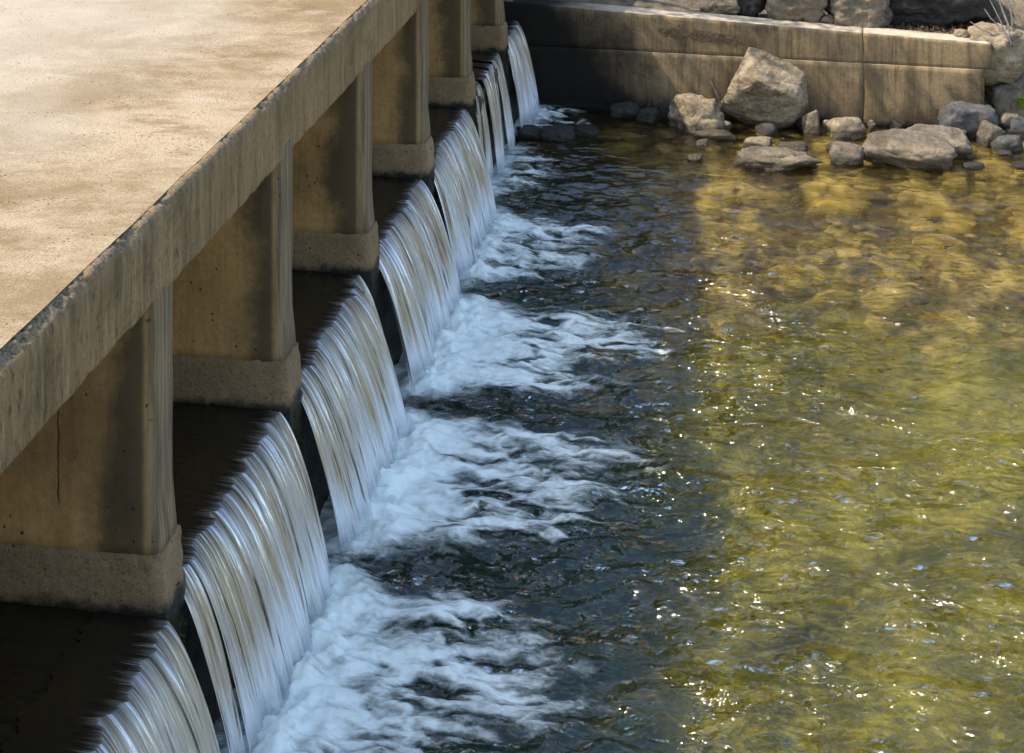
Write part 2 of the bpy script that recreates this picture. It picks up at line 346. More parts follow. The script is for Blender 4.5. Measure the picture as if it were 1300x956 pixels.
# ------------------------------------------------------------------ mesh helpers
def obj(name, verts, faces, mat, parent=None, smooth=True, attrs=None, loc=None):
    me = bpy.data.meshes.new(name)
    if isinstance(faces, np.ndarray) and isinstance(verts, np.ndarray):
        k = faces.shape[1]
        me.vertices.add(len(verts)); me.vertices.foreach_set('co', verts.astype(np.float32).ravel())
        me.loops.add(faces.size); me.loops.foreach_set('vertex_index', faces.astype(np.int32).ravel())
        me.polygons.add(len(faces)); me.polygons.foreach_set('loop_start', np.arange(0, faces.size, k, dtype=np.int32))
        me.polygons.foreach_set('loop_total', np.full(len(faces), k, dtype=np.int32))
        me.update(calc_edges=True)
    else:
        me.from_pydata([tuple(v) for v in verts], [], [tuple(f) for f in faces])
    if smooth: me.polygons.foreach_set('use_smooth', [True] * len(me.polygons))
    for k, v in (attrs or {}).items():
        me.attributes.new(k, 'FLOAT', 'POINT').data.foreach_set('value', np.asarray(v, np.float32).ravel())
    me.materials.append(M[mat]); me.update()
    return link(name, me, parent, loc)
def link(name, me, parent=None, loc=None):
    o = bpy.data.objects.new(name, me); C.objects.link(o)
    if loc is not None: o.location = loc
    if parent is not None: o.parent = parent
    return o
def empty(name, loc=(0, 0, 0)):
    o = bpy.data.objects.new(name, None); C.objects.link(o); o.location = loc; return o
def tag(o, label=None, cat=None, group=None, kind=None):
    for k, v in (('label', label), ('category', cat), ('group', group), ('kind', kind)):
        if v: o[k] = v
    return o
def grid_faces(nu, nv):
    i = np.arange((nu - 1) * (nv - 1)); a = (i // (nv - 1)) * nv + i % (nv - 1)
    return np.stack([a, a + nv, a + nv + 1, a + 1], 1)
def rough_block(name, lo, hi, mat, parent, cell=0.05, amp=0.006, freq=9, bev=0.012, seed=0, taper=None, loc=(0, 0, 0)):
    """a cast block: bevelled arrises, a subdivided uneven skin; taper(v) moves vertices for flares and chamfers"""
    bm = bmesh.new(); bmesh.ops.create_cube(bm, size=1)
    for v in bm.verts: v.co = Vector([lo[k] + (v.co[k] + 0.5) * (hi[k] - lo[k]) for k in range(3)])
    for ax in range(3):
        n = max(1, int((hi[ax] - lo[ax]) / cell))
        for i in range(1, n):
            c = lo[ax] + (hi[ax] - lo[ax]) * i / n
            no = [0, 0, 0]; no[ax] = 1; co = [0, 0, 0]; co[ax] = c
            bmesh.ops.bisect_plane(bm, geom=bm.verts[:] + bm.edges[:] + bm.faces[:], plane_co=co, plane_no=no)
    P = np.array([v.co[:] for v in bm.verts]); lo, hi = np.array(lo), np.array(hi)
    Q = np.clip(P, lo + bev, hi - bev); D = P - Q; L = np.linalg.norm(D, axis=1)          # round the arrises
    P = np.where((L > 1e-6)[:, None], Q + D / np.maximum(L, 1e-6)[:, None] * bev, P)
    bm.normal_update(); N = np.array([v.normal[:] for v in bm.verts])
    if taper: P = taper(P)
    W = P + np.array(loc)
    n = fbm(W[:, 0] * freq, W[:, 1] * freq, W[:, 2] * freq, 3, seed)
    P = P + N * (n * amp)[:, None]
    for v, c in zip(bm.verts, P): v.co = c
    me = bpy.data.meshes.new(name); bm.to_mesh(me); bm.free()
    me.polygons.foreach_set('use_smooth', [True] * len(me.polygons)); me.materials.append(M[mat])
    return link(name, me, parent, loc)
def tube(pts, rad, sides=6):
    V, F = [], []
    for i, p in enumerate(pts):
        p = Vector(p); d = (Vector(pts[min(i + 1, len(pts) - 1)]) - Vector(pts[max(i - 1, 0)])).normalized()
        u = d.orthogonal().normalized(); w = d.cross(u); r = rad[i] if isinstance(rad, (list, tuple)) else rad
        for k in range(sides):
            a = 2 * math.pi * k / sides; V.append(p + u * math.cos(a) * r + w * math.sin(a) * r)
    n = len(pts)
    for i in range(n - 1):
        for k in range(sides):
            F.append((i * sides + k, i * sides + (k + 1) % sides, (i + 1) * sides + (k + 1) % sides, (i + 1) * sides + k))
    F.append(tuple(range(sides))[::-1]); F.append(tuple((n - 1) * sides + k for k in range(sides)))
    return V, F
def join(parts):
    V, F = [], []
    for v, f in parts:
        b = len(V); V += list(v); F += [tuple(i + b for i in q) for q in f]
    return V, F

# ------------------------------------------------------------------ levels of the place
DECK_Z, SOFFIT_Z, POOL_Z = 3.04, 2.585, 1.06
PIER_STEP, PIER1_FAR, PIER_T = 2.224, 8.36, 0.31
ABUT_Y = 20.83
def pier_far(k): return PIER1_FAR + PIER_STEP * (k - 1)
def wall_y(x): return 20.86 - 0.0628 * x

# ------------------------------------------------------------------ the bridge over the weir: one rigid thing
bridge = empty('weir_bridge', (0, 14, 0))
tag(bridge, 'low concrete bridge with a pale sunlit deck on square piers over a weir', 'bridge')
BL = (0, -14, 0)                                               # parts are modelled in world coordinates
# deck: a slab with a gently uneven top
gx = np.concatenate([np.linspace(-5.2, -1.2, 41), np.linspace(-1.1, -0.055, 24)]); gy = np.arange(-8, 32.01, 0.1)
X, Y = np.meshgrid(gx, gy, indexing='ij')
Z = DECK_Z + 0.006 * fbm(X * 1.2, Y * 1.2, 0, 3, 5)
nu, nv = X.shape
top = np.stack([X.ravel(), Y.ravel(), Z.ravel()], 1)
deckV = np.concatenate([top, top * [1, 1, 0] + [0, 0, SOFFIT_Z + 0.08]])
F = grid_faces(nu, nv); n0 = nu * nv
sides = []
for i in range(nu - 1): sides += [(i * nv, (i + 1) * nv, (i + 1) * nv + n0, i * nv + n0), (i * nv + nv - 1, i * nv + nv - 1 + n0, (i + 1) * nv + nv - 1 + n0, (i + 1) * nv + nv - 1)]
for j in range(nv - 1): sides += [(j, j + n0, j + 1 + n0, j + 1)]
obj('deck', deckV, np.concatenate([F, F[:, ::-1] + n0, np.array(sides)]), 'deck', bridge, loc=BL)
# edge beam: chipped top arris, streaked face
ys = np.arange(-8, 32.01, 0.02)
prof = [(-0.062, -0.03), (-0.062, -0.012), (-0.056, -0.002), (-0.044, -0.001), (-0.032, -0.002), (-0.022, -0.005), (-0.013, -0.011), (-0.006, -0.02), (-0.002, -0.032), (0, -0.048), (0, -0.075), (0, -0.11),
        (0, -0.17), (0, -0.23), (0, -0.29), (0, -0.35), (0, -0.4), (0, -0.435), (-0.006, -0.452), (-0.02, -0.456), (-0.1, -0.456), (-0.3, -0.45)]
pv = []; ch = []
wob = 0.012 * noise(ys * 0.45, 3.3) + 0.006 * noise(ys * 1.7, 8.1) + 0.005 * noise(ys * 6, 1)
chipd = np.clip(fbm(ys * 3.0, 0.5, 0, 5, 21, 0.6) * 0.04 + 0.016, 0, 0.055)
for j, (px, pz) in enumerate(prof):
    w = math.exp(-((pz + 0.016) / 0.028) ** 2) * (1 if px > -0.05 else 0.25)
    rn = fbm(ys * 22, px * 22 + 5, pz * 22, 3, 31)
    x = px + wob * (1 if px > -0.05 else 0) - w * chipd * (0.9 + 0.8 * rn) + 0.003 * rn * (1 if px > -0.15 else 0)
    z = DECK_Z + pz - w * chipd * 0.55 * (0.9 + 1.0 * rn) * (1 if px > -0.1 else 0) + (0.006 * fbm(-0.055 * 1.2, ys * 1.2, 0, 3, 5) if pz > -0.02 else 0)
    lowchip = math.exp(-((pz + 0.45) / 0.012) ** 2); lc = np.clip(fbm(ys * 5, 9.5, 0, 4, 44) - 0.25, 0, 1) * 0.014 * lowchip
    pv.append(np.stack([x - lc, ys, z + lc], 1))
    ch.append(np.clip(w * (0.55 + 12 * chipd + 0.6 * rn), 0, 1))
pv = np.concatenate(pv); ch = np.concatenate(ch)
Fb = grid_faces(len(prof), len(ys))
obj('edge_beam', pv, Fb[:, ::-1] if False else Fb, 'fascia', bridge, attrs={'chip': ch}, loc=BL)
rough_block('upstream_edge_beam', (-5.4, -8, SOFFIT_Z), (-5.205, 32, DECK_Z), 'footing', bridge, cell=0.4, amp=0.004, loc=BL)
# piers: shaft with chamfered nose (flush with the beam) on a flared footing
def pier_taper(P):
    P = P.copy(); x, y = P[:, 0], P[:, 1]
    c = np.clip((x + 0.06) / 0.06, 0, 1)                        # chamfer both nose corners
    P[:, 1] = np.where(y < PIER_T / 2, y + 0.035 * c, y - 0.035 * c)
    P[:, 0] += 0.028 * c * np.clip((1.62 - P[:, 2]) / 0.28, 0, 1); return P
def foot_taper(P):
    P = P.copy(); t = np.clip((1.35 - P[:, 2]) / 0.05, 0, 1)     # sloped shoulder, then plumb
    s = 0.002 * t
    P[:, 1] += np.where(P[:, 1] < PIER_T / 2, -s, s)
    tn = np.clip((1.40 - P[:, 2]) / 0.26, 0, 1)
    nose = np.clip((P[:, 0] + 0.12) / 0.12, 0, 1)
    P[:, 0] += np.where(P[:, 0] > -0.2, (0.028 + 0.022 * np.clip((1.35 - P[:, 2]) / 0.22, 0, 1)) * nose, 0)
    P[:, 1] = P[:, 1] + (PIER_T / 2 - P[:, 1]) * 0.2 * np.clip((P[:, 0] + 0.03) / 0.12, 0, 1) * tn
    return P
for k in range(0, 7):
    y0 = pier_far(k) - PIER_T
    p = empty('pier', (0, y0 - 14, 0)); p.parent = bridge
    rough_block('shaft', (-4.9, 0, 1.33), (-0.004, PIER_T, SOFFIT_Z + 0.09), 'pier', p, cell=0.07, amp=0.004, freq=5, bev=0.008, seed=k, taper=pier_taper)
    rough_block('footing', (-4.95, -0.004, 0.62), (0.0, PIER_T + 0.004, 1.35), 'footing', p, cell=0.04, amp=0.015, freq=17, bev=0.006, seed=k + 20, taper=foot_taper)
# weir body under the crest, and the abutment at the far end
def weir_taper(P):
    P = P.copy(); P[:, 0] += np.where(P[:, 0] > -0.2, 0.05 * np.clip((1.0 - P[:, 2]) / 1.6, 0, 1), 0); return P
rough_block('weir', (-0.55, -8, -0.9), (0.015, ABUT_Y + 0.2, 0.96), 'weir', bridge, cell=0.07, amp=0.026, freq=5, bev=0.03, seed=3, taper=weir_taper, loc=BL)
rough_block('abutment', (-5.2, ABUT_Y + 0.1, -0.5), (-0.12, 22.2, SOFFIT_Z + 0.075), 'footing', bridge, cell=0.12, amp=0.01, loc=BL)

# ------------------------------------------------------------------ the retaining wall on the far bank
wall = empty('retaining_wall', (3, wall_y(3), 0))
tag(wall, 'stained concrete retaining wall with lift joints along the far bank', 'wall')
wa = math.atan(-0.0628)
wall.rotation_euler = (0, 0, wa)
def wall_top(s):                                                 # s = metres along the wall from its middle
    return 1.235 - 0.038 * (s + 3)
def wall_panel(s0, s1, z0, z1, off, seed, mat='wall', name='panel', amp=0.005):
    """one cast lift; z1 None = up to the sloping top"""
    def tp(P):
        P = P.copy()
        if z1 is None:
            f = (P[:, 2] - z0) / (1.3 - z0); P[:, 2] = z0 + f * (wall_top(P[:, 0]) - z0)
        P[:, 1] += off; return P
    return rough_block(name, (s0, 0, z0), (s1, 0.34, 1.3 if z1 is None else z1), mat, wall, cell=0.06, amp=amp, freq=4, bev=0.003, seed=seed, taper=tp)
J = [-3.9, 1.13, 2.60]
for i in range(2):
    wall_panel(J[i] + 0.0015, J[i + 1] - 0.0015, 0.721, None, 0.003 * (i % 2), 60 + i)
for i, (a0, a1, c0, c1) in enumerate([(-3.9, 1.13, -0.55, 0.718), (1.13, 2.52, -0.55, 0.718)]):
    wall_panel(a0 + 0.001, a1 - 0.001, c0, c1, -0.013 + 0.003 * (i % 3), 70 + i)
# where the face has spalled to the aggregate: a ragged, pebbly patch proud of the skin
sx = np.arange(-1.35, -0.15, 0.012); sz = np.arange(0.76, 1.08, 0.012)
SX, SZ = np.meshgrid(sx, sz, indexing='ij')
den = 0.9 - np.abs((SZ - (1.02 - 0.12 * (SX + 1.35))) / 0.085) ** 1.3 - np.abs((SX + 0.75) / 0.62) ** 3 + 0.9 * fbm(SX * 7, SZ * 9, 0, 4, 33)
SY = -0.003 - 0.013 * np.abs(fbm(SX * 24, SZ * 24, 0, 3, 35)) * sstep(0, 0.5, den)
Fp = grid_faces(*SX.shape); Fp = Fp[(den.ravel()[Fp] > 0.05).all(axis=1)]
obj('spalled_patch', np.stack([SX.ravel(), SY.ravel(), SZ.ravel()], 1), Fp, 'spall', wall)

# ------------------------------------------------------------------ rocks
def ico(sub):
    bm = bmesh.new(); bmesh.ops.create_icosphere(bm, subdivisions=sub, radius=1)
    V = np.array([v.co[:] for v in bm.verts]); F = np.array([[v.index for v in f.verts] for f in bm.faces]); bm.free(); return V, F
ICO = {s: ico(s) for s in (2, 3, 4, 5)}
def rock_shape(seed, sub=4, planes=9, ang=0.96, rough=0.09, soft=34):
    """an angular stone: the sphere cut by random planes, edges softened, skin roughened"""
    rg = np.random.default_rng(seed); D, F = ICO[sub]
    n = rg.normal(size=(planes, 3)); n /= np.linalg.norm(n, axis=1)[:, None]
    h = rg.uniform(0.70, 1.0, planes)
    bxn = np.concatenate([np.eye(3), -np.eye(3)]) + rg.normal(size=(6, 3)) * 0.22     # a skewed block first, then knocked corners
    bxn /= np.linalg.norm(bxn, axis=1)[:, None]
    n = np.concatenate([bxn, n]); h = np.concatenate([rg.uniform(0.58, 0.75, 6), h])
    q = np.maximum(D @ n.T, 1e-3) / h[None, :]                   # 1/r for each plane
    inv = (np.sum(q ** soft, axis=1) + 1.0) ** (1 / soft)
    r = ang / inv + (1 - ang)
    r = r * (1 + rough * fbm(D[:, 0] * 2.2 + seed, D[:, 1] * 2.2, D[:, 2] * 2.2, 5, seed % 97, 0.55))
    V = D * r[:, None]; lo, hi = V.min(0), V.max(0)
    return (V - (lo + hi) / 2) / ((hi - lo) / 2), F
def rock(name, px, py, wpx, hz, label, mat, seed, depth=0.8, rot=0.0, sink=0.35, zb=0.0, tilt=(0, 0), sub=4, group='rocks along the far bank', **kw):
    """px,py = middle of the foot of the stone in the photograph at height zb; wpx its width in photo pixels, hz its height in metres"""
    b = at(px, py, zb); w = wpx * (FPX * (CAMZ - zb) / (py - HZ)) / FPX
    V, F = rock_shape(seed, sub, **kw)
    full = hz / (1 - sink)
    V = V * np.array([w / 2, w / 2 * depth, full / 2])
    m = np.array((Matrix.Rotation(tilt[0], 3, 'X') @ Matrix.Rotation(tilt[1], 3, 'Y') @ Matrix.Rotation(rot, 3, 'Z')))
    V = V @ m.T
    o = obj(name, V, F, mat, loc=(b.x, b.y + w / 2 * depth * 0.7, zb + hz - full / 2))
    return tag(o, label, 'rock', group)

def hull_rock(name, pts, b, label, mat, seed):
    """a broken block with its own corners: convex hull, subdivided, edges eased and skin roughened"""
    bm = bmesh.new()
    for q in pts: bm.verts.new(q)
    r = bmesh.ops.convex_hull(bm, input=bm.verts[:])
    bmesh.ops.triangulate(bm, faces=bm.faces[:])
    for _ in range(5):
        bmesh.ops.subdivide_edges(bm, edges=[e for e in bm.edges if e.calc_length() > 0.03], cuts=1, use_grid_fill=True)
        bmesh.ops.triangulate(bm, faces=bm.faces[:])
    for _ in range(2): bmesh.ops.smooth_vert(bm, verts=bm.verts[:], factor=0.5, use_axis_x=True, use_axis_y=True, use_axis_z=True)
    bm.normal_update(); P = np.array([v.co[:] for v in bm.verts]); N = np.array([v.normal[:] for v in bm.verts])
    P = P + N * (0.016 * fbm(P[:, 0] * 4 + seed, P[:, 1] * 4, P[:, 2] * 7, 5, seed, 0.55) + 0.012 * np.abs(fbm(P[:, 0] * 9, P[:, 1] * 9, P[:, 2] * 20, 3, seed + 5)))[:, None]
    bm.verts.index_update(); F = np.array([[v.index for v in f.verts] for f in bm.faces]); bm.free()
    return tag(obj(name, P, F, mat, loc=b), label, 'rock', 'rocks along the far bank')
bb = at(972, 165)
hull_rock('boulder', [(-.20, .26, .86), (-.08, .34, .84), (.47, .16, .60), (.34, -.26, .40), (-.10, -.30, .60), (-.36, -.10, .56), (-.54, -.10, .22), (-.42, .0, .12), (.14, -.16, .03), (.30, -.12, .04), (.50, .0, .26), (.3, .4, -.2), (-.30, .4, -.1), (-.05, .05, -.15)],
          (bb.x, bb.y + 0.22, 0), 'largest tilted tan boulder leaning against the far wall', 'rock_tan', 12)
rock('boulder', 886, 167, 80, 0.36, 'craggy tan boulder left of the largest boulder', 'rock_tan', 205, depth=0.8, sink=0.3, sub=5, rough=0.12)
rock('stone', 908, 176, 58, 0.07, 'long thin flat stone in front of the craggy tan boulder', 'rock_tan', 31, depth=0.4, sub=3)
rock('stone', 892, 185, 17, 0.07, 'little round pale stone standing alone in the water', 'rock_tan', 32, sub=3, ang=0.88)
rock('stone', 882, 203, 20, 0.05, 'small pinkish stone, leftmost in the shallow water', 'rock_tan', 33, sub=3, ang=0.88)
rock('stone', 962, 191, 38, 0.13, 'pale rounded stone just behind the wide wet rock', 'rock_tan', 34, sub=4, ang=0.84)
rock('rock', 986, 214, 116, 0.19, 'wide low rock with white crusted left side and dark right side', 'rock_grey', 35, depth=0.5, sub=5, rough=0.12, sink=0.3)
rock('stone', 1006, 190, 40, 0.07, 'low pale stone above the right end of the wide rock', 'rock_tan', 36, depth=0.5, sub=3)
rock('stone', 974, 171, 26, 0.10, 'small blue grey stone under the overhang of the largest boulder', 'rock_blue', 37, sub=3, ang=0.78)
rock('stone', 1031, 168, 26, 0.24, 'upright brown stone at the right foot of the largest boulder', 'rock_tan', 38, sub=4, depth=0.9)
rock('rock', 1074, 174, 50, 0.22, 'blocky pale rock with a bright sunlit front, near the wall foot', 'rock_tan', 39, sub=4)
rock('stone', 1062, 193, 28, 0.09, 'bluish stone tucked behind the smooth brown rock', 'rock_blue', 40, sub=3)
rock('rock', 1076, 208, 46, 0.20, 'smooth rounded brown rock at the left tip of the big slab', 'rock_grey', 41, sub=4, ang=0.8)
rock('rock_slab', 1155, 211, 122, 0.27, 'big flat grey slab, front one of the pair on the right', 'rock_grey', 42, depth=0.55, sub=5, rot=-0.1, tilt=(0.12, 0.06), planes=10, ang=0.9, sink=0.25)
rock('rock_slab', 1188, 198, 96, 0.26, 'smooth rounded grey slab behind the big flat one', 'rock_grey', 43, depth=0.6, sub=5, ang=0.84, sink=0.25)
rock('boulder', 1231, 174, 78, 0.36, 'rounded blue grey boulder at the right foot of the wall', 'rock_blue', 44, depth=0.75, sub=5, ang=0.88)
rock('rock', 1260, 185, 36, 0.26, 'tan grey rock right of the rounded blue boulder', 'rock_grey', 45, sub=4)
rock('stone', 1280, 190, 42, 0.13, 'pale blue stone at the right edge of the picture, lowest one', 'rock_blue', 46, sub=4, ang=0.84)
rock('stone', 1282, 160, 28, 0.13, 'small tan stone on the bank under the lime green plant', 'rock_tan', 47, sub=3, zb=0.08)
rock('stone', 1297, 171, 26, 0.16, 'blue grey stone cut by the right edge of the picture', 'rock_blue', 48, sub=3, zb=0.05)
rock('stone', 1237, 214, 30, 0.05, 'flat bluish stone barely above water right of the slabs', 'rock_blue', 49, depth=0.6, sub=3, ang=0.78)
rock('stone', 1300, 214, 30, 0.05, 'dark wet flat stone at the lower right of the bank', 'rock_dark', 50, depth=0.6, sub=3, ang=0.78)
rock('stone', 1212, 178, 20, 0.07, 'small grey stone between the slabs and the blue boulder', 'rock_blue', 51, sub=3, ang=0.78)
rock('boulder', 1264, 103, 92, 0.60, 'large tan boulder built against the right end of the wall', 'rock_tan', 157, depth=0.9, sub=5, ang=0.7, zb=0.55, sink=0.2, rough=0.14)
rock('boulder', 1296, 122, 52, 0.42, 'grey boulder at the right edge below the tan one', 'rock_blue', 53, depth=0.8, sub=4, zb=0.35, sink=0.3)
rock('stone', 1240, 128, 26, 0.20, 'small dark stone wedged at the wall end', 'rock_dark', 63, sub=3, zb=0.1)
for i, (px, py, w, h, zb, mat, la) in enumerate([
        (1258, 122, 34, 0.24, 0.22, 'rock_dark', 'dark block wedged under the tan boulder at the wall end'),
        (1284, 116, 40, 0.26, 0.36, 'rock_tan', 'tan block between the two boulders at the right edge'),
        (1250, 142, 26, 0.18, 0.10, 'rock_grey', 'grey block just behind the rounded blue boulder'),
        (1276, 138, 36, 0.22, 0.18, 'rock_dark', 'dark rock left of the lime green plant'),
        (1300, 152, 34, 0.22, 0.12, 'rock_grey', 'grey rock under the lime green plant at the edge'),
        (1288, 150, 62, 0.46, 0.10, 'rock_grey', 'broad grey rock below the boulders at the right edge'),
        (1304, 124, 60, 0.42, 0.30, 'rock_tan', 'tan rock cut by the right edge above the lime green plant'),
        (1268, 152, 24, 0.14, 0.08, 'rock_tan', 'small tan block above the lowest shore stones')]):
    rock('rock', px, py, w, h, la, mat, 520 + i, sub=4, zb=zb, sink=0.25, rough=0.12)
# small rubble filling the shore between the named rocks
rr = np.random.default_rng(77)
for i in range(46):
    px = rr.uniform(1150, 1300) if i < 24 else rr.uniform(850, 1150); py = rr.uniform(158, 200) if i < 24 else rr.uniform(150, 172)
    rock('stone', px, py, rr.uniform(9, 20), rr.uniform(0.04, 0.11), ('small %s rubble stone ' % ['tan', 'grey', 'bluish', 'dark'][i % 4]) + ('among the slabs at the right end of the wall' if i < 24 else 'along the wall foot around the largest boulder'), ['rock_tan', 'rock_grey', 'rock_blue', 'rock_dark'][i % 4], 900 + i, sub=3, zb=0.03 if py < 165 else 0.0, group='rubble at the foot of the wall')
# stones in the deep shade below the last fall
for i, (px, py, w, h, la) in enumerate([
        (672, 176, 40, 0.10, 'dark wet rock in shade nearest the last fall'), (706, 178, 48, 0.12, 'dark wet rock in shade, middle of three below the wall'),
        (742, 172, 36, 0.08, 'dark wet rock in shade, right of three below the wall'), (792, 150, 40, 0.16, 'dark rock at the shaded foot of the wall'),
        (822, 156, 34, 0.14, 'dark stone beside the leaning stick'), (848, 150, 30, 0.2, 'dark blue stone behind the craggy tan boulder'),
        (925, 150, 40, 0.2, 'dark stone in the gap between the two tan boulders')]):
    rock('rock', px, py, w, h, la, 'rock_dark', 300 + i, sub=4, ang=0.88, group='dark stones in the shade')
# boulders on the bank behind the wall
for i, (px, py, w, h, mat, la) in enumerate([
        (1012, 27, 82, 0.45, 'rock_grey', 'grey boulder on the bank above the largest river boulder'),
        (1092, 33, 92, 0.50, 'rock_grey', 'broad grey boulder on the bank above the middle of the wall'),
        (1190, 30, 150, 0.62, 'rock_dark', 'biggest dark grey boulder at the top right of the bank'),
        (921, 15, 38, 0.12, 'rock_tan', 'pale tan flat rock lying on top of the wall'),
        (897, 14, 18, 0.07, 'rock_grey', 'small grey stone beside the pale rock on the wall'),
        (955, 16, 40, 0.3, 'rock_dark', 'dark boulder on the bank left of the grey ones'),
        (1284, 8, 46, 0.35, 'rock_blue', 'blue grey boulder in the top right corner'),
        (1222, 47, 22, 0.08, 'rock_tan', 'small tan stone in leaf litter at the end of the wall'),
        (1052, 30, 22, 0.10, 'rock_grey', 'small grey stone wedged between two bank boulders')]):
    rock('boulder' if w > 35 else 'stone', px, py, w, h, la, mat, 400 + i, sub=5 if w > 60 else 4, zb=1.2 - 0.0003 * (px - 690), sink=0.25, rough=0.17, ang=0.9, group='boulders on the bank')

# ------------------------------------------------------------------ bank behind the wall
bx = np.concatenate([np.linspace(-30, -1, 40), np.linspace(-0.8, 8, 150), np.linspace(8.6, 45, 40)])
bt = np.concatenate([np.linspace(0, 3, 45), np.linspace(3.3, 26, 50)])
BX, BT = np.meshgrid(bx, bt, indexing='ij')
e = sstep(5.38, 5.72, BX)
BY0 = wall_y(np.clip(BX, -50, 5.6)) + 0.22 - 2.0 * e
z_wall = 1.10 - 0.038 * (BX - 0.3) + 0.10 * BT + 0.5 * np.maximum(0, BT - 1.4)
z_open = -0.48 + 0.30 * BT + 0.55 * np.maximum(0, BT - 1.8)
ramp = sstep(0.9, -0.3, BX) * sstep(0.2, 0.8, BT)
BZ = z_wall * (1 - e) + z_open * e + fbm(BX * 0.9, BT * 0.9, 0, 4, 12) * (0.10 - 0.03 * e) * sstep(0, 1.0, BT + e) + fbm(BX * 6, BT * 6, 0, 3, 14) * 0.02
BZ = np.minimum(BZ, 4.2 + 0.04 * BT)
road = sstep(0.6, -0.2, BX) * sstep(-6.2, -5.6, BX)
BZ = BZ * (1 - road) + np.minimum(BZ, 2.45) * road
BZ = np.where((BX < 0.2) & (BX > -5.4), np.minimum(BZ, 2.5), BZ)
Fk = grid_faces(*BX.shape); yk = (BY0 + BT).ravel()
Fk = Fk[~((e.ravel()[Fk].max(axis=1) > 0.01) & (e.ravel()[Fk].min(axis=1) < 0.995) & (yk[Fk].min(axis=1) < wall_y(5.5) + 0.2))]   # nothing hangs in front of the wall end
bank = obj('bank', np.stack([BX.ravel(), yk, BZ.ravel()], 1), Fk, 'soil')
tag(bank, 'stony earth bank rising behind the far wall', kind='structure')

# ------------------------------------------------------------------ riverbed, water, pool
def bed_z(x, y):
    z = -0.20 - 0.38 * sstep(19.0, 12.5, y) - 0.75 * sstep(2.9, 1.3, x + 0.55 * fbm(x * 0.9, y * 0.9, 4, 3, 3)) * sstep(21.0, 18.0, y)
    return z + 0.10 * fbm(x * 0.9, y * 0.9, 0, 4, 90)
rx = np.concatenate([np.linspace(-0.3, 8, 140), np.linspace(8.4, 60, 40)]); ry = np.concatenate([np.linspace(-25, 6, 30), np.linspace(6.1, 21.4, 220)])
RX, RY = np.meshgrid(rx, ry, indexing='ij')
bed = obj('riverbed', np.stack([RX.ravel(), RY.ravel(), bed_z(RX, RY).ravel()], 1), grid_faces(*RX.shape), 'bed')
tag(bed, 'golden brown gravel riverbed under clear water', kind='structure')
protos = []
for i in range(10):
    V, F = rock_shape(700 + i, 3, planes=8, ang=0.7, rough=0.16)
    me = bpy.data.meshes.new('stone'); me.from_pydata([tuple(v) for v in V], [], [tuple(f) for f in F])
    me.polygons.foreach_set('use_smooth', [True] * len(me.polygons)); me.materials.append(M['bedstone']); protos.append(me)
rg = np.random.default_rng(5); placed = []
for i in range(2600):
    if len(placed) >= 240: break
    y = 20.4 - 5.2 * rg.random() ** 1.7; x = rg.uniform(1.2, 7.2)
    s = 0.08 + 0.34 * rg.random() ** 1.8 if y > 16.5 else rg.uniform(0.15, 0.4)
    if any((x - a) ** 2 + ((y - b) * 1.5) ** 2 < ((s + c) * 0.68) ** 2 for a, b, c in placed): continue
    placed.append((x, y, s))
    o = link('stone', protos[i % 10], bed)
    zz = float(bed_z(np.array(x), np.array(y)))
    h = s * rg.uniform(0.3, 0.5)
    o.location = (x, y, min(zz + h * (0.3 if y > 16.0 else -0.72), -0.035 - h)); o.scale = (s, s * rg.uniform(0.55, 0.85), h); o.rotation_euler = (rg.uniform(-.2, .2), rg.uniform(-.2, .2), rg.uniform(-1.2, 1.2))

BAYS = []                                                       # y-range of each opening
for k in range(0, 6): BAYS.append((pier_far(k) - 0.01, pier_far(k + 1) - PIER_T - 0.01))
BAYS.append((pier_far(6) + 0.03, ABUT_Y - 0.05))
POWER = [1.0, 1.0, 1.0, 0.95, 0.8, 0.22, 0.45]                  # how much water each opening passes

def wave_z(x, y):
    turb = np.zeros_like(x)
    for (a, b), pw in zip(BAYS, POWER):
        turb = np.maximum(turb, pw * sstep(a - 0.5, a + 0.3, y) * sstep(b + 0.5, b - 0.3, y) * sstep(2.8, 0.4, x))
    calm = 1 - 0.7 * sstep(16.5, 19.0, y)
    z = (0.034 * fbm(x * 1.6, y * 2.6, 0.3, 3, 51) + 0.016 * fbm(x * 4.5, y * 8, 1.1, 3, 52)) * calm
    return z + turb * (0.035 * fbm(x * 2.4, y * 4.2, 2.2, 4, 53) + 0.012)
wx = np.concatenate([np.arange(0.0, 7.2, 0.028), np.linspace(7.3, 60, 50)]); wy = np.concatenate([np.linspace(-25, 6.4, 30), np.arange(6.5, 21.0, 0.028)])
WX, WY = np.meshgrid(wx, wy, indexing='ij')
water = obj('river_water', np.stack([WX.ravel(), WY.ravel(), wave_z(WX.ravel(), WY.ravel())], 1), grid_faces(*WX.shape), 'water')
tag(water, 'clear rippling river water below the weir', kind='structure')
ux = np.concatenate([np.linspace(-40, -6, 20), np.arange(-5.9, -0.30, 0.08), [-0.28]]); uy = np.concatenate([np.linspace(-30, 5, 20), np.arange(5.2, 21.0, 0.08)])
UX, UY = np.meshgrid(ux, uy, indexing='ij')
UZ = POOL_Z + 0.006 * fbm(UX * 2, UY * 3, 0, 3, 61) * sstep(-0.45, -0.8, UX) - 0.016 * sstep(-0.40, -0.28, UX)
pool = obj('upstream_pool', np.stack([UX.ravel(), UY.ravel(), UZ.ravel()], 1), grid_faces(*UX.shape), 'pool')
tag(pool, 'dark still pool held back by the weir under the bridge', kind='structure')

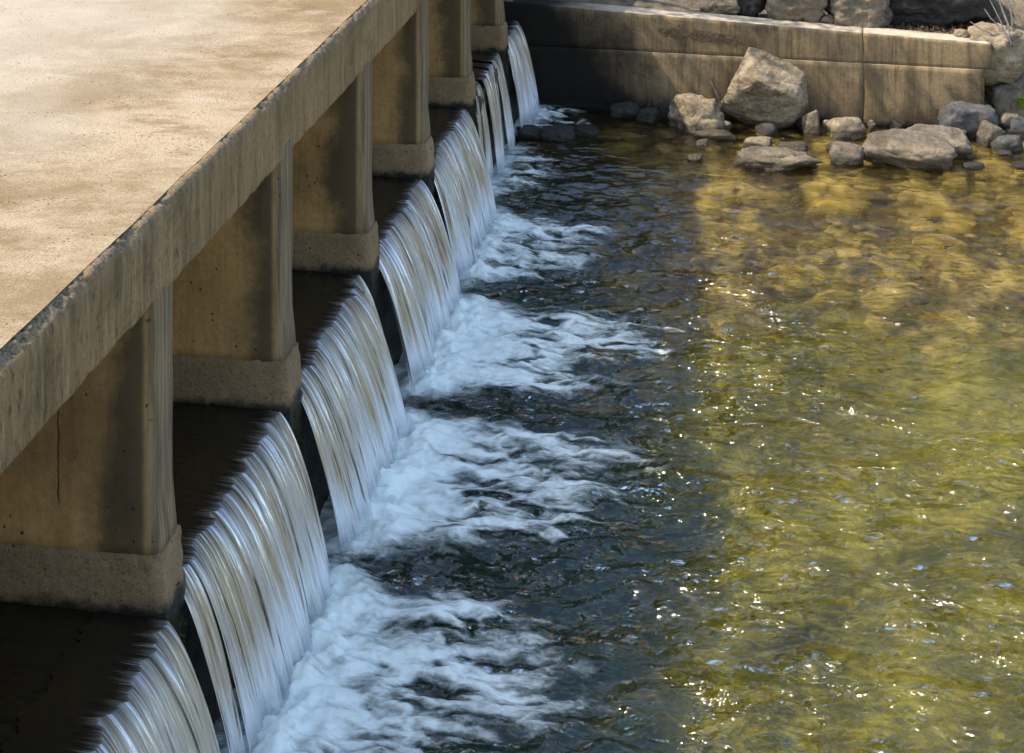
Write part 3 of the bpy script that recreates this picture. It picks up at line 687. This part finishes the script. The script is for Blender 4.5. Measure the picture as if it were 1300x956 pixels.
# ------------------------------------------------------------------ the falls
def make_fall(idx, segs, label, v0=1.08, drop=1.06, dens=170, vz=0.95):
    a, b = BAYS[idx]; V, Fs, su, sv, th = [], [], [], [], []
    ts = np.concatenate([np.linspace(-0.45, -0.02, 14), np.linspace(0.0, 1.0, 52)]); base = 0
    for (f0, f1, pw) in segs:
        y0, y1 = a + (b - a) * f0, a + (b - a) * f1
        n = max(5, int((y1 - y0) * dens)); yy = np.linspace(y0, y1, n)
        edge = np.minimum(yy - y0, y1 - yy)
        speed = v0 * pw * (1 + 0.20 * fbm(yy * 2.6, idx * 3.7, 0, 4, 8)) * (0.86 + 0.14 * sstep(0, 0.2, edge))
        lift = 0.014 * fbm(yy * 3.1, idx * 5.1, 0, 3, 15)
        crest = -0.02 + (0.10 if idx == 0 else 0) + 0.05 * fbm(yy * 6, idx * 2.2, 0, 5, 17, 0.6)
        for t in ts:
            rid = 0.011 * fbm(yy * 24, t * 0.8, idx * 9.1, 3, 23) + 0.012 * fbm(yy * 8, t * 0.6, idx * 4.4, 2, 27) + 0.004 * noise(yy * 70, t * 1.0, idx * 2.0, 29)
            if t < 0:
                k = sstep(-0.20, 0.02, t)
                x = crest + t * 0.86; z = POOL_Z - 0.004 - 0.008 * sstep(-0.3, 0.0, t) + lift * k + rid * 0.35 * k; s = t
                y = yy
            else:
                tt = t * (math.sqrt(vz * vz + 4 * 4.905 * drop) - vz) / 9.81
                e = 1 - math.exp(-t * 9)
                x = crest + speed * tt + rid * (0.4 + 0.9 * t) + 0.008 * e
                z = POOL_Z - 0.012 + lift * (1 - t) - vz * tt - 4.905 * tt * tt - 0.05 * t + rid * 0.35 * (1 - t)
                s = np.full_like(yy, 0) + (0.3 * t + drop * t * t)
                y = yy - 0.07 * t * (1 - (yy - y0) / (y1 - y0)) ** 3 * (1 if f0 < 0.02 else 0)
            V.append(np.stack([x, np.broadcast_to(y, yy.shape), np.broadcast_to(z, yy.shape)], 1)); su.append(yy + idx * 7.3); sv.append(np.broadcast_to(s, yy.shape) * 1.0)
            th.append(sstep(-0.01, 0.07, edge) * 0.5 + 0.5 * pw)
        Fs.append(grid_faces(len(ts), n) + base); base += len(ts) * n
    o = obj('waterfall', np.concatenate(V), np.concatenate(Fs), 'fall', attrs={'su': np.concatenate(su), 'sv': np.concatenate(sv), 'thin': np.concatenate(th)})
    return tag(o, label, 'waterfall', 'sheets of water falling between the piers')
make_fall(0, [(0.0, 1.0, 1.0)], 'nearest waterfall, cut by the bottom edge in front of the first pier')
make_fall(1, [(0.0, 0.10, 0.93), (0.101, 1.0, 1.0)], 'biggest fully visible waterfall, just beyond the first pier at lower left')
make_fall(2, [(0.0, 1.0, 1.0)], 'second full waterfall, beyond the second pier from the front')
make_fall(3, [(0.0, 1.0, 1.0)], 'third full waterfall with tan streaks, left of the middle foam')
make_fall(4, [(0.0, 1.0, 0.95)], 'fourth full waterfall, ahead of the thin trickle', v0=0.98)
make_fall(5, [(0.03, 0.16, 0.6), (0.22, 0.36, 0.6), (0.40, 0.62, 0.75), (0.66, 0.76, 0.6), (0.8, 0.99, 0.75)], 'thin broken trickle down the mossy weir face', v0=0.7)
make_fall(6, [(0.02, 0.14, 0.6), (0.16, 0.98, 0.8)], 'farthest waterfall, beside the dark end of the far wall', v0=0.92)

# ------------------------------------------------------------------ foam below each fall
def make_foam(idx, label, ln, pw):
    a, b = BAYS[idx]; st = 0.013
    xs = np.arange(0.06, 0.3 + ln * 1.25, st); yv = np.arange(a - 0.35, b + 0.4, st)
    X, Y = np.meshgrid(xs, yv, indexing='ij'); mid, half = (a + b) / 2, (b - a) / 2
    xx = X / ln
    wy_ = Y + 0.10 * fbm(X * 1.5, Y * 1.5, idx, 3, 71)                     # wander
    w = half * (1.22 - 0.46 * np.clip(xx, 0, 1.2))
    side = sstep(1.15, 0.6, np.abs(wy_ - mid - 0.06 * X) / w)
    along = sstep(1.2, 0.42, xx + 0.22 * fbm(X * 0.9, Y * 2.2, idx * 1.9, 3, 72))
    wx_ = X + 0.16 * fbm(X * 2.2, Y * 3.2, idx + 5, 3, 74); wz_ = Y + 0.07 * fbm(X * 2.2, Y * 3.2, idx + 9, 3, 76)
    lace = 1 - 2.4 * np.abs(fbm(wx_ * 2.3, wz_ * 5.6, idx * 7.7, 4, 75, 0.55))          # thin bright filaments
    blob = fbm(wx_ * 1.5, wz_ * 5.0, idx * 3.3, 5, 73, 0.6)
    core = sstep(0.55, 0.15, xx)
    env = np.clip(side * along * 1.15, 0, 1)
    den = pw * env * (0.86 + 0.5 * core) + env ** 0.5 * (1 - 0.75 * core) * (0.46 * lace - 0.32 + 0.5 * blob)
    den = np.where(env < 0.03, -1, den)
    den = np.where(side < 0.02, -1, den)
    z = wave_z(X.ravel(), Y.ravel()).reshape(X.shape) + 0.006 + 0.014 * np.clip(den, 0, 1)
    foot = np.exp(-((X - 0.42) / 0.2) ** 2) * side * pw
    z = z + foot * (0.045 + 0.05 * fbm(X * 6, Y * 6, idx, 4, 79)) + 0.012 * fbm(X * 6, Y * 12, idx, 3, 81) * np.clip(den, 0, 1)
    F = grid_faces(*X.shape); d = den.ravel(); keep = d[F].max(axis=1) > 0.1
    F = F[keep]; used = np.unique(F); rm = np.full(d.size, -1); rm[used] = np.arange(used.size)
    o = obj('foam', np.stack([X.ravel(), Y.ravel(), z.ravel()], 1)[used], rm[F], 'foam', attrs={'foam': d[used]})
    return tag(o, label, 'foam', 'foam below the falls', 'stuff')
for i, (ln, pw, la) in enumerate([
        (1.9, 1.0, 'white foam at the bottom edge below the nearest waterfall'),
        (1.9, 1.0, 'white foam spreading from the biggest waterfall at lower left'),
        (2.25, 1.0, 'long white foam tongue spreading from the second full waterfall'),
        (2.1, 1.0, 'white foam tongue spreading from the third full waterfall'),
        (1.5, 0.85, 'blue white foam spreading from the fourth full waterfall'),
        (0.8, 0.6, 'small foam patch under the thin trickle'),
        (0.9, 0.75, 'little foam patch under the farthest waterfall')]):
    make_foam(i, la, ln, pw)

# ------------------------------------------------------------------ sticks, litter, plants
def stick(name, pts, r, label, cat, mat='deadwood', group=None):
    V, F = tube(pts, r); return tag(obj(name, V, F, mat), label, cat, group)
p0 = at(822, 140, 0.05)
stick('stick', [p0, p0 + Vector((0.06, 0.25, 0.25)), p0 + Vector((0.1, 0.42, 0.52))], [0.016, 0.014, 0.009], 'dark stick leaning on the shaded wall', 'stick', 'bark')
p0 = at(918, 138, 0.25)
stick('stick', [p0, p0 + Vector((-0.07, 0.1, 0.12)), p0 + Vector((-0.15, 0.2, 0.26))], [0.012, 0.011, 0.007], 'thin stick beside the left flank of the largest boulder', 'stick', 'bark')
p0 = at(1286, 58, 1.0)
parts = []
for (dx, dy, dz, r) in [(-0.1, 0.5, 0.55, .016), (-0.3, 0.35, 0.35, .012), (-0.02, 0.6, 0.75, .013), (-0.42, 0.2, 0.22, .010), (-0.22, .55, .62, .009)]:
    q = p0 + Vector((random.uniform(-.05, .05), random.uniform(-.05, .05), 0))
    parts.append(tube([q, q + Vector((dx * .4 + .03, dy * .5, dz * .35)), q + Vector((dx * .8, dy * .8, dz * .75)), q + Vector((dx, dy, dz))], [r, r * .9, r * .7, r * .4], 5))
V, F = join(parts); tag(obj('dead_branch', V, F, 'deadwood'), 'tangle of bare grey branches at the top right corner', 'branch')
def leaf_cloud(n, fn, size, seed):
    rg = np.random.default_rng(seed); V, F = [], []
    for i in range(n):
        c = fn(rg); s = size * rg.uniform(0.6, 1.4); u = rg.normal(size=3); u /= np.linalg.norm(u); w = np.cross(u, rg.normal(size=3)); w /= np.linalg.norm(w)
        b = len(V); V += [c - u * s, c + w * s * 0.45, c + u * s, c - w * s * 0.45]; F.append((b, b + 1, b + 2, b + 3))
    return V, F
def litter_pt(rg):
    x = rg.uniform(3.2, 6.0); t = rg.uniform(0.0, 0.9)
    return np.array([x, wall_y(min(x, 5.5)) + 0.26 + t, 1.13 - 0.038 * (x - 0.3) + 0.1 * t + 0.01 + rg.uniform(0, 0.03)])
V, F = leaf_cloud(1500, litter_pt, 0.028, 3)
tag(obj('leaf_litter', V, F, 'litter', smooth=False), 'brown dead leaves and twigs strewn on the bank behind the wall', 'leaf litter', kind='stuff')
def plant(px, py, z, n, h, label, seed, mat='leaf_lime'):
    b = at(px, py, z); rg = np.random.default_rng(seed); root = empty('plant', b)
    for i in range(n):
        a = rg.uniform(0, 6.28); l = h * rg.uniform(0.6, 1.1); out = rg.uniform(0.2, 0.7) * l
        d = np.array([math.cos(a), math.sin(a), 0]); s = np.array([-math.sin(a), math.cos(a), 0]) * l * 0.13
        mid = d * out * 0.5 + np.array([0, 0, l * 0.6]); tip = d * out + np.array([0, 0, l * 0.75])
        V = np.array([d * .005 - s * .2, d * .005 + s * .2, mid + s, mid - s, tip]); F = [(0, 1, 2, 3), (3, 2, 4)]
        obj('leaf', V, F, mat, root, smooth=False)
    return tag(root, label, 'plant')
plant(1297, 140, 0.25, 22, 0.22, 'lime green leafy plant at the right edge beside the grey boulder', 1)
plant(1261, 124, 0.22, 10, 0.12, 'small green sprig at the right foot of the wall', 2)
plant(1054, 176, 0.02, 6, 0.09, 'tiny yellow green sprout beside the blocky pale rock', 3)

# ------------------------------------------------------------------ wood on the slope beyond the bank
def wood():
    parts = []; rg = np.random.default_rng(9); leaves = []
    for i in range(16):
        x = -14 + i * 2.4 + rg.uniform(-.8, .8); y = rg.uniform(25.5, 30); z = 2.5; h = rg.uniform(3.2, 5.0)
        parts.append(tube([(x, y, z - 1), (x + .2, y, z + h * .4), (x - .1, y + .2, z + h)], [.22, .16, .05], 7))
        for k in range(9):
            c = np.array([x, y, z + h * rg.uniform(.2, 1.05)]) + rg.normal(size=3) * [1.0, 1.0, .5]
            leaves.append(leaf_cloud(170, lambda q, c=c: c + q.normal(size=3) * [.6, .6, .42], .14, i * 31 + k))
    return join(parts), join(leaves)
tk, lv = wood()
wd = obj('woodland', lv[0], lv[1], 'leaf_green', smooth=False)
tag(wd, 'dark green wood on the slope beyond the bank', kind='stuff')
obj('trunks', tk[0], tk[1], 'bark', wd)['kind'] = 'stuff'

# ------------------------------------------------------------------ tree on the far bank whose branches reach over the end of the bridge
tree = empty('overhanging_tree', (-6.6, 22.6, 2.6))
tag(tree, 'leafy tree on the far bank reaching out over the end of the bridge', 'tree')
T0 = Vector((-6.6, 22.6, 2.6))
V, F = join([tube([(0, 0, -0.6), (0.3, -0.2, 1.4), (1.0, -0.6, 2.6), (2.2, -1.2, 3.6)], [.26, .2, .15, .1], 9)])
obj('trunk', V, F, 'bark', tree)
limbs = [[(1.0, -.6, 2.6), (3.2, -1.2, 3.3), (5.2, -1.8, 3.5), (7.2, -2.0, 3.4)], [(2.2, -1.2, 3.6), (4.2, -2.2, 4.2), (6.4, -2.9, 4.3)], [(2.2, -1.2, 3.6), (3.8, -.6, 4.6), (5.8, -.4, 4.8)], [(.3, -.2, 1.4), (-.6, .8, 3.2), (-.8, 1.2, 4.6)]]
V, F = join([tube(l, [.085 - .018 * i for i in range(len(l))], 6) for l in limbs])
tr = obj('limbs', V, F, 'bark', tree)
rgt = np.random.default_rng(4); parts = []
for l in limbs:
    P = np.array(l)
    for k in range(16):
        u = rgt.uniform(0.25, len(P) - 1 - 1e-3); i = int(u); c = P[i] + (P[i + 1] - P[i]) * (u - i) + rgt.normal(size=3) * [.5, .55, .3]
        parts.append(leaf_cloud(60, lambda q, c=c: c + q.normal(size=3) * [.2, .2, .13], .075, int(rgt.integers(1e6))))
V, F = join(parts); obj('crown', V, F, 'leaf_green', tree, smooth=False)

# ------------------------------------------------------------------ moss on the wet weir face in the gaps under the pier noses
for k, la in ((1, 'green moss on the weir under the nearest pier'), (2, 'green moss on the weir under the second pier'), (5, 'green moss beside the thin trickle on the weir')):
    yc = pier_far(k) - PIER_T / 2
    V, F = leaf_cloud(420, lambda q, yc=yc: np.array([0.035 + abs(q.normal()) * 0.018, yc + 0.02 + q.normal() * 0.06, 0.72 + q.normal() * 0.15]), 0.012, 60 + k)
    tag(obj('moss', V, F, 'moss', smooth=False), la, 'moss', kind='stuff')
